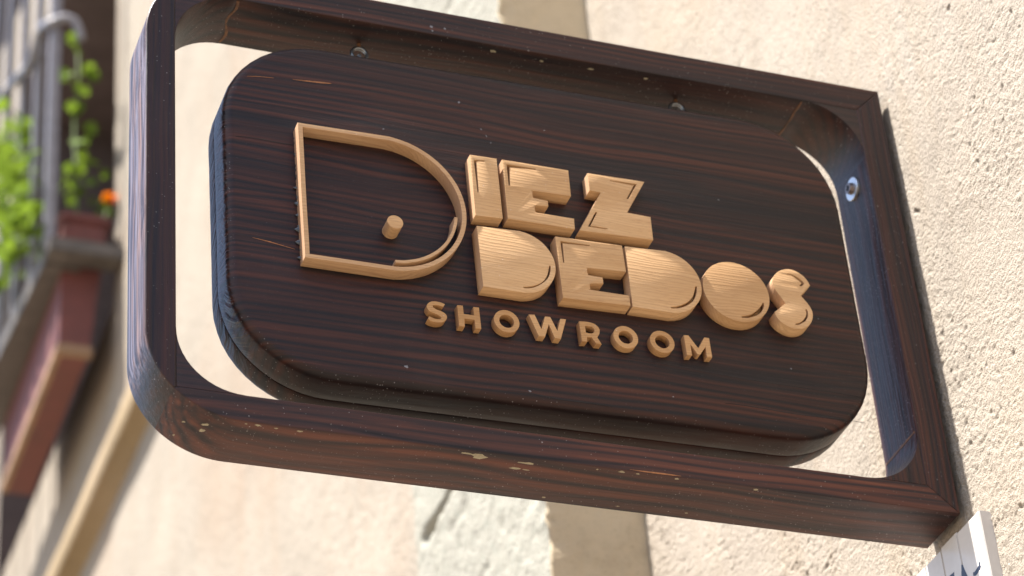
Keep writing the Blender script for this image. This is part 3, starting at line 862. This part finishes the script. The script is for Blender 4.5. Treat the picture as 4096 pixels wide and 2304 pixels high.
GLYPHS = {
 'D_outline': [
  [(-0.4998,0.2577),(-0.4785,0.2584),(-0.4582,0.2595),(-0.4407,0.2601),(-0.4286,0.2600),(-0.4175,0.2580),(-0.4083,0.2550),(-0.3992,0.2500),(-0.3902,0.2433),(-0.3823,0.2347),(-0.3772,0.2256),(-0.3746,0.2161),(-0.3740,0.2073),(-0.3744,0.1984),(-0.3755,0.1883),(-0.3777,0.1792),(-0.3809,0.1710),(-0.3856,0.1626),(-0.3911,0.1551),(-0.3979,0.1491),(-0.4055,0.1443),(-0.4129,0.1412),(-0.4212,0.1390),(-0.4330,0.1371),(-0.4465,0.1366),(-0.4624,0.1374),(-0.4775,0.1379),(-0.4982,0.1377),(-0.4977,0.1478),(-0.4979,0.1626),(-0.4988,0.1796),(-0.4990,0.2055),(-0.4992,0.2408)],
  [(-0.4959,0.2537),(-0.4713,0.2551),(-0.4527,0.2566),(-0.4409,0.2566),(-0.4288,0.2567),(-0.4186,0.2551),(-0.4131,0.2523),(-0.4023,0.2455),(-0.3933,0.2382),(-0.3845,0.2298),(-0.3795,0.2196),(-0.3777,0.2110),(-0.3779,0.2021),(-0.3786,0.1932),(-0.3794,0.1854),(-0.3814,0.1774),(-0.3856,0.1690),(-0.3907,0.1617),(-0.3966,0.1552),(-0.4052,0.1484),(-0.4146,0.1437),(-0.4238,0.1411),(-0.4347,0.1400),(-0.4464,0.1398),(-0.4578,0.1410),(-0.4702,0.1416),(-0.4827,0.1419),(-0.4942,0.1416),(-0.4939,0.1633),(-0.4949,0.1803),(-0.4957,0.2061),(-0.4958,0.2237),(-0.4958,0.2420)],
 ],
 'strip': [
  [(-0.3816,0.1927),(-0.3837,0.1846),(-0.3870,0.1764),(-0.3911,0.1697),(-0.3960,0.1645),(-0.4028,0.1590),(-0.4094,0.1546),(-0.4188,0.1500),(-0.4312,0.1468),(-0.4310,0.1449),(-0.4186,0.1481),(-0.4091,0.1525),(-0.4020,0.1570),(-0.3950,0.1625),(-0.3895,0.1681),(-0.3852,0.1745),(-0.3817,0.1822),(-0.3799,0.1886),(-0.3794,0.1933)],
 ],
 'I': [
  [(-0.3672,0.2547),(-0.3461,0.2551),(-0.3453,0.1998),(-0.3667,0.1986)],
  [(-0.3643,0.2505),(-0.3559,0.2515),(-0.3559,0.2504),(-0.3625,0.2495),(-0.3627,0.2205),(-0.3635,0.2204)],
 ],
 'E1': [
  [(-0.3418,0.2552),(-0.2888,0.2553),(-0.2888,0.2309),(-0.3181,0.2303),(-0.3194,0.2293),(-0.3198,0.2278),(-0.3198,0.2259),(-0.3194,0.2243),(-0.3186,0.2236),(-0.3080,0.2228),(-0.3080,0.2177),(-0.3175,0.2170),(-0.3186,0.2163),(-0.3190,0.2148),(-0.3190,0.2128),(-0.3188,0.2110),(-0.3181,0.2102),(-0.2883,0.2101),(-0.2885,0.2004),(-0.3414,0.2003)],
  [(-0.3384,0.2515),(-0.3153,0.2517),(-0.3154,0.2506),(-0.3269,0.2500),(-0.3363,0.2489),(-0.3372,0.2318),(-0.3382,0.2316)],
 ],
 'Z': [
  [(-0.2732,0.2557),(-0.2267,0.2563),(-0.2442,0.2239),(-0.2253,0.2232),(-0.2255,0.2019),(-0.2848,0.2000),(-0.2641,0.2390),(-0.2731,0.2394)],
  [(-0.2552,0.2525),(-0.2333,0.2530),(-0.2421,0.2370),(-0.2433,0.2370),(-0.2359,0.2512),(-0.2553,0.2517)],
  [(-0.2702,0.2197),(-0.2688,0.2195),(-0.2756,0.2060),(-0.2619,0.2059),(-0.2621,0.2049),(-0.2777,0.2048)],
 ],
 'D1': [
  [(-0.3664,0.1890),(-0.3558,0.1898),(-0.3454,0.1904),(-0.3356,0.1901),(-0.3286,0.1891),(-0.3226,0.1870),(-0.3172,0.1835),(-0.3128,0.1794),(-0.3095,0.1740),(-0.3076,0.1683),(-0.3072,0.1624),(-0.3076,0.1569),(-0.3086,0.1524),(-0.3106,0.1480),(-0.3145,0.1433),(-0.3210,0.1391),(-0.3282,0.1364),(-0.3353,0.1353),(-0.3469,0.1351),(-0.3652,0.1351)],
  [(-0.3121,0.1630),(-0.3109,0.1632),(-0.3116,0.1578),(-0.3132,0.1532),(-0.3159,0.1489),(-0.3200,0.1450),(-0.3250,0.1415),(-0.3298,0.1396),(-0.3338,0.1390),(-0.3342,0.1402),(-0.3297,0.1412),(-0.3253,0.1428),(-0.3209,0.1454),(-0.3174,0.1487),(-0.3149,0.1529),(-0.3133,0.1575)],
 ],
 'E2': [
  [(-0.3051,0.1907),(-0.2517,0.1920),(-0.2510,0.1681),(-0.2808,0.1662),(-0.2818,0.1654),(-0.2823,0.1640),(-0.2823,0.1618),(-0.2817,0.1601),(-0.2807,0.1596),(-0.2705,0.1595),(-0.2703,0.1541),(-0.2797,0.1525),(-0.2810,0.1518),(-0.2814,0.1506),(-0.2814,0.1487),(-0.2811,0.1471),(-0.2803,0.1466),(-0.2508,0.1466),(-0.2506,0.1374),(-0.3038,0.1357)],
  [(-0.3012,0.1872),(-0.2778,0.1876),(-0.2779,0.1867),(-0.2997,0.1854),(-0.2999,0.1677),(-0.3008,0.1678)],
 ],
 'D2': [
  [(-0.2496,0.1915),(-0.2388,0.1923),(-0.2270,0.1930),(-0.2182,0.1927),(-0.2106,0.1913),(-0.2040,0.1885),(-0.1986,0.1845),(-0.1948,0.1793),(-0.1921,0.1731),(-0.1909,0.1672),(-0.1907,0.1623),(-0.1915,0.1572),(-0.1933,0.1520),(-0.1957,0.1477),(-0.2017,0.1427),(-0.2084,0.1394),(-0.2158,0.1379),(-0.2256,0.1370),(-0.2490,0.1369)],
  [(-0.1959,0.1644),(-0.1944,0.1645),(-0.1952,0.1593),(-0.1968,0.1547),(-0.1993,0.1504),(-0.2026,0.1471),(-0.2074,0.1439),(-0.2125,0.1417),(-0.2179,0.1406),(-0.2181,0.1421),(-0.2128,0.1435),(-0.2076,0.1463),(-0.2028,0.1498),(-0.1993,0.1542),(-0.1970,0.1596)],
 ],
 'O': [
  [(-0.1651,0.1924),(-0.1569,0.1925),(-0.1495,0.1901),(-0.1435,0.1851),(-0.1391,0.1795),(-0.1364,0.1731),(-0.1353,0.1664),(-0.1358,0.1601),(-0.1379,0.1535),(-0.1416,0.1472),(-0.1463,0.1424),(-0.1524,0.1391),(-0.1591,0.1378),(-0.1666,0.1380),(-0.1739,0.1401),(-0.1794,0.1445),(-0.1837,0.1506),(-0.1871,0.1576),(-0.1890,0.1641),(-0.1892,0.1697),(-0.1876,0.1757),(-0.1833,0.1819),(-0.1781,0.1865),(-0.1715,0.1902)],
  [(-0.1412,0.1590),(-0.1404,0.1579),(-0.1414,0.1540),(-0.1440,0.1496),(-0.1478,0.1462),(-0.1522,0.1439),(-0.1570,0.1423),(-0.1608,0.1419),(-0.1608,0.1433),(-0.1567,0.1444),(-0.1518,0.1469),(-0.1472,0.1508),(-0.1438,0.1547)],
 ],
 'S': [
  [(-0.0988,0.1817),(-0.1008,0.1867),(-0.1044,0.1907),(-0.1092,0.1934),(-0.1137,0.1943),(-0.1185,0.1935),(-0.1230,0.1913),(-0.1266,0.1880),(-0.1295,0.1838),(-0.1306,0.1798),(-0.1301,0.1759),(-0.1284,0.1716),(-0.1255,0.1669),(-0.1222,0.1612),(-0.1325,0.1518),(-0.1318,0.1480),(-0.1293,0.1442),(-0.1256,0.1414),(-0.1207,0.1394),(-0.1157,0.1391),(-0.1103,0.1405),(-0.1057,0.1436),(-0.1025,0.1480),(-0.1007,0.1534),(-0.1007,0.1580),(-0.1020,0.1618),(-0.1044,0.1659),(-0.1081,0.1708)],
  [(-0.1171,0.1897),(-0.1138,0.1901),(-0.1094,0.1884),(-0.1056,0.1859),(-0.1034,0.1831),(-0.1051,0.1808),(-0.1071,0.1797),(-0.1081,0.1805),(-0.1068,0.1816),(-0.1056,0.1827),(-0.1078,0.1849),(-0.1116,0.1877),(-0.1145,0.1891),(-0.1172,0.1888)],
  [(-0.1064,0.1583),(-0.1050,0.1590),(-0.1044,0.1557),(-0.1053,0.1515),(-0.1077,0.1477),(-0.1112,0.1449),(-0.1140,0.1433),(-0.1167,0.1428),(-0.1165,0.1440),(-0.1132,0.1451),(-0.1097,0.1480),(-0.1068,0.1519),(-0.1058,0.1555)],
 ],
 's': [
  [(-0.3936,0.1182),(-0.3960,0.1191),(-0.3992,0.1195),(-0.4023,0.1193),(-0.4049,0.1182),(-0.4069,0.1161),(-0.4075,0.1141),(-0.4070,0.1120),(-0.4056,0.1101),(-0.4031,0.1092),(-0.4004,0.1083),(-0.3981,0.1073),(-0.3971,0.1063),(-0.3973,0.1052),(-0.3987,0.1045),(-0.4016,0.1043),(-0.4043,0.1050),(-0.4062,0.1058),(-0.4073,0.1031),(-0.4052,0.1019),(-0.4022,0.1013),(-0.3994,0.1013),(-0.3966,0.1021),(-0.3944,0.1037),(-0.3931,0.1055),(-0.3927,0.1074),(-0.3933,0.1092),(-0.3947,0.1106),(-0.3967,0.1116),(-0.3997,0.1124),(-0.4017,0.1133),(-0.4030,0.1146),(-0.4027,0.1157),(-0.4013,0.1163),(-0.3985,0.1164),(-0.3949,0.1157)],
 ],
 'h': [
  [(-0.3844,0.1190),(-0.3800,0.1193),(-0.3798,0.1121),(-0.3721,0.1121),(-0.3721,0.1195),(-0.3678,0.1197),(-0.3673,0.1013),(-0.3716,0.1011),(-0.3719,0.1083),(-0.3796,0.1080),(-0.3797,0.1011),(-0.3840,0.1010)],
 ],
 'o1': [
  [(-0.3483,0.1204),(-0.3446,0.1202),(-0.3412,0.1186),(-0.3387,0.1160),(-0.3375,0.1128),(-0.3374,0.1098),(-0.3383,0.1066),(-0.3405,0.1037),(-0.3433,0.1021),(-0.3465,0.1016),(-0.3499,0.1021),(-0.3530,0.1039),(-0.3554,0.1065),(-0.3568,0.1093),(-0.3571,0.1123),(-0.3563,0.1152),(-0.3543,0.1178),(-0.3515,0.1196)],
  [(-0.3475,0.1167),(-0.3449,0.1163),(-0.3428,0.1147),(-0.3419,0.1121),(-0.3419,0.1097),(-0.3432,0.1073),(-0.3452,0.1058),(-0.3476,0.1057),(-0.3498,0.1068),(-0.3518,0.1090),(-0.3527,0.1115),(-0.3525,0.1134),(-0.3511,0.1155),(-0.3494,0.1163)],
 ],
 'w': [
  [(-0.3298,0.1201),(-0.3258,0.1204),(-0.3250,0.1198),(-0.3209,0.1086),(-0.3172,0.1203),(-0.3136,0.1206),(-0.3128,0.1197),(-0.3086,0.1091),(-0.3053,0.1203),(-0.3009,0.1205),(-0.3065,0.1024),(-0.3112,0.1024),(-0.3148,0.1138),(-0.3186,0.1024),(-0.3236,0.1022)],
 ],
 'r': [
  [(-0.2909,0.1205),(-0.2862,0.1210),(-0.2821,0.1209),(-0.2788,0.1201),(-0.2766,0.1183),(-0.2754,0.1161),(-0.2753,0.1140),(-0.2761,0.1111),(-0.2778,0.1085),(-0.2748,0.1029),(-0.2792,0.1029),(-0.2824,0.1079),(-0.2858,0.1075),(-0.2860,0.1033),(-0.2902,0.1030)],
  [(-0.2864,0.1171),(-0.2827,0.1173),(-0.2806,0.1168),(-0.2794,0.1152),(-0.2794,0.1136),(-0.2806,0.1119),(-0.2823,0.1112),(-0.2843,0.1111),(-0.2863,0.1114)],
 ],
 'o2': [
  [(-0.2565,0.1217),(-0.2528,0.1219),(-0.2493,0.1206),(-0.2468,0.1181),(-0.2455,0.1150),(-0.2454,0.1118),(-0.2466,0.1080),(-0.2487,0.1052),(-0.2516,0.1037),(-0.2548,0.1030),(-0.2579,0.1035),(-0.2607,0.1049),(-0.2631,0.1075),(-0.2645,0.1106),(-0.2648,0.1138),(-0.2641,0.1164),(-0.2621,0.1189),(-0.2595,0.1207)],
  [(-0.2555,0.1176),(-0.2530,0.1176),(-0.2510,0.1160),(-0.2498,0.1135),(-0.2497,0.1113),(-0.2508,0.1087),(-0.2527,0.1069),(-0.2552,0.1064),(-0.2575,0.1071),(-0.2593,0.1090),(-0.2605,0.1112),(-0.2605,0.1139),(-0.2590,0.1162),(-0.2572,0.1173)],
 ],
 'o3': [
  [(-0.2271,0.1223),(-0.2236,0.1222),(-0.2204,0.1207),(-0.2180,0.1181),(-0.2166,0.1150),(-0.2165,0.1123),(-0.2174,0.1091),(-0.2193,0.1063),(-0.2220,0.1044),(-0.2253,0.1034),(-0.2284,0.1039),(-0.2315,0.1052),(-0.2339,0.1078),(-0.2355,0.1108),(-0.2359,0.1143),(-0.2349,0.1172),(-0.2325,0.1200),(-0.2299,0.1216)],
  [(-0.2263,0.1186),(-0.2236,0.1181),(-0.2216,0.1164),(-0.2206,0.1140),(-0.2209,0.1118),(-0.2219,0.1095),(-0.2238,0.1078),(-0.2261,0.1070),(-0.2285,0.1076),(-0.2303,0.1092),(-0.2314,0.1118),(-0.2317,0.1139),(-0.2307,0.1163),(-0.2288,0.1180)],
 ],
 'm': [
  [(-0.2081,0.1218),(-0.2047,0.1222),(-0.2038,0.1213),(-0.1976,0.1117),(-0.1916,0.1224),(-0.1877,0.1224),(-0.1873,0.1053),(-0.1915,0.1050),(-0.1916,0.1139),(-0.1969,0.1061),(-0.1987,0.1062),(-0.2036,0.1143),(-0.2036,0.1045),(-0.2076,0.1042)],
 ],
}

def dee(tl, cx, cz, R_, bl):
    return [tl] + arc(cx, cz, R_, 90, -90, 40) + [bl]
cD = (-.4345, .1985)
GLYPHS['D_outline'] = [dee((-.4998, .2583), *cD, .0608, (-.4980, .1376)) + [(-.4981, .150), (-.4985, .170), (-.4990, .195), (-.4993, .225)],
                       dee((-.4961, .2550), *cD, .0573, (-.4944, .1411)) + [(-.4945, .152), (-.4949, .170), (-.4954, .195), (-.4957, .225)]]
GLYPHS['strip'] = [arc(*cD, .0539, -5, -86, 30) + arc(*cD, .0515, -86, -5, 30)]
GLYPHS['D1'][0] = dee((-.3664, .1892), -.3349, .16275, .0277, (-.3652, .1351))
GLYPHS['D2'][0] = dee((-.2496, .1917), -.2187, .16500, .0280, (-.2490, .1370))
GLYPHS['O'][0] = arc(-.16225, .16515, .0271, 0, 351, 39)
for k_, cx_, cz_ in (('o1', -.3473, .1111), ('o2', -.2551, .1123), ('o3', -.2262, .1129)):
    GLYPHS[k_] = [arc(cx_, cz_, .0097, 0, 351, 39), arc(cx_, cz_, .0056, 0, 348, 29)]
def letter(key, th, depth, mat, label, groove=None, bev=.0002):
    loops = GLYPHS[key]
    y0, y1 = YB - th, YB + .0003
    if groove:      # cut grooves: a holed front layer on a solid back layer
        a = slab('letter', loops, y0, y0 + groove, bev)
        b = slab('letter', loops[:1], y0 + groove - .0004, y1, .0002)
        me = join('letter', a, b)
    else:
        me = shade(slab('letter', loops, y0, y1, bev), 32)
    return link('letter', me, mat, brd, label)
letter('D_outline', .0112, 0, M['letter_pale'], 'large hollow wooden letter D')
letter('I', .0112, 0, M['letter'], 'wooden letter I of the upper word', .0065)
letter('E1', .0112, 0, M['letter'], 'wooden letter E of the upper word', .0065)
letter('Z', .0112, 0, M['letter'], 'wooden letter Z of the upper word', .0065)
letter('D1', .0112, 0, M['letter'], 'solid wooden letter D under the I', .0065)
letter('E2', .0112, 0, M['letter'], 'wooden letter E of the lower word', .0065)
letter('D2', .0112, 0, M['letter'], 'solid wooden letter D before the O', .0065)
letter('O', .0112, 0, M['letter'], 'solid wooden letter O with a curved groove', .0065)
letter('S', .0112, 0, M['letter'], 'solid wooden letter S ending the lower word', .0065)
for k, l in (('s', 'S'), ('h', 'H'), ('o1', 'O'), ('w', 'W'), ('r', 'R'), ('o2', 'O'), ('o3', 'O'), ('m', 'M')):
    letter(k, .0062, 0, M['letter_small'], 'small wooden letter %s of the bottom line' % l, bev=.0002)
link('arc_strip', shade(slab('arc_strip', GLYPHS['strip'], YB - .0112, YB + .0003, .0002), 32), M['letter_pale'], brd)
bm = bmesh.new()
bmesh.ops.create_cone(bm, cap_ends=True, segments=40, radius1=.0060, radius2=.0060, depth=.0133)
es = [e for e in bm.edges if len(e.link_faces) == 2 and any(len(fc.verts) > 4 for fc in e.link_faces)]
bmesh.ops.bevel(bm, geom=es, offset=.0003, segments=2, affect='EDGES')
bmesh.ops.transform(bm, matrix=Matrix.Translation((-.4297, YB - .0063, .1797)) @ Matrix.Rotation(math.pi / 2, 4, 'X'), verts=bm.verts)
link('dowel', done('dowel', bm), M['letter'], brd, 'short round wooden dowel inside the big D')
# dried glue squeezed out along the big D
for k in range(15):
    t = min(1.0, max(0.0, k / 14 + random.uniform(-.028, .028)))
    z = .252 - t * .108
    x = -.4991 + .0016 * t + random.uniform(-.0004, .0004)
    bm = bmesh.new()
    h = (.0012 if t < .35 else .0030) * random.uniform(.5, 1.5)
    bmesh.ops.create_cone(bm, cap_ends=True, segments=7, radius1=.0026 * random.uniform(.7, 1.4), radius2=.0003, depth=h)
    bmesh.ops.transform(bm, matrix=Matrix.Translation((x - h * .4, YB - .0010, z)) @ Matrix.Rotation(-math.pi / 2, 4, 'Y') @ Matrix.Scale(.55, 4, (0, 1, 0)), verts=bm.verts)
    link('glue_drip', done('glue_drip', bm, 60), M['glue'], brd)

# eye screws: one ring in the top rail, a second in the board
for x in (-.4372, -.1722):
    y = .0262
    R = .0061
    ringc = (x, y, iz1 - .0042 - R)
    pts = [(ringc[0] + R * math.cos(a), y, ringc[2] + R * math.sin(a)) for a in np.linspace(0, 2 * math.pi, 36, endpoint=False)]
    es = link('eye_screw', tube('eye_screw', pts, .0016, 10, closed=True), M['steel'], frame)
    link('shank', tube('shank', [(x, y, iz1 + .001), (x, y, iz1 - .0038)], .0016, 10), M['rust'], es)
    R2 = .0056
    zb = BZ1 + (x - bc[0]) * math.tan(ROT)
    c2 = ringc[2] - R - R2 + .0036
    pts = [(x + .002 * math.cos(a), y + R2 * math.cos(a), c2 + R2 * math.sin(a)) for a in np.linspace(0, 2 * math.pi, 32, endpoint=False)]
    e2 = link('eye_screw', tube('eye_screw', pts, .0015, 10, closed=True), M['steel'], brd)
    link('shank', tube('shank', [(x, y, c2 - R2 + .001), (x, y, zb - .004)], .0015, 10), M['steel'], e2)

# ------------------------------------------------------------------ street name tiles on the wall
XT = -.003
plq = thing('tile_plaque', 'white glazed tile street plaque with dark painted letters on the wall under the sign', 'street sign', (0, .05, -.09))
def plate(name, y0, y1, z0, z1):
    bm = bmesh.new(); box_bm(bm, XT, XN + .003, y0, y1, z0, z1, .0006)
    return done(name, bm)
ty = [-.0294, .0056, .0306, .0556, .0806, .1056, .1306]
for i in range(6):
    tz = -.0143 + .002 * random.random() * (i > 0)
    link('tile', plate('tile', ty[i] + .0003, ty[i + 1] - .0003, -.16, tz), M['tile'], plq)
for i in range(1, 6):
    bm = bmesh.new(); box_bm(bm, XT + .0008, XN + .002, ty[i] - .0003, ty[i] + .0003, -.16, -.0175)
    link('tile_joint', done('tile_joint', bm), M['grout'], plq)
INK = [[(.021,-.0418),(.014,-.0424),(.0148,-.0452),(.017,-.062),(.024,-.062),(.0245,-.05)],
       [(.0025,-.0424),(.0008,-.0442),(-.0002,-.048),(-.0025,-.0547),(-.0035,-.062),(.0052,-.062),(.0054,-.0504)],
       [(-.0099,-.0589),(-.0106,-.0563),(-.0124,-.0572),(-.0155,-.0565),(-.0198,-.0556),(-.0203,-.0536),(-.0215,-.0537),(-.0221,-.0549),(-.0213,-.0566),(-.0223,-.0575),(-.0199,-.0597),(-.0192,-.0591),(-.017,-.0601),(-.0131,-.0606)]]
for lp in INK:
    if lp is INK[2]: lp = [(y, z + .0) for y, z in lp]
    n = len(lp)
    v = [(XT - .0001, y + .0041, z + .0029) for y, z in lp] + [(XT + .0003, y + .0041, z + .0029) for y, z in lp]
    f = [tuple(range(n))] + [(i, (i + 1) % n, n + (i + 1) % n, n + i) for i in range(n)]
    link('painted_letter', fix(mesh('painted_letter', v, f)), M['ink'], plq)
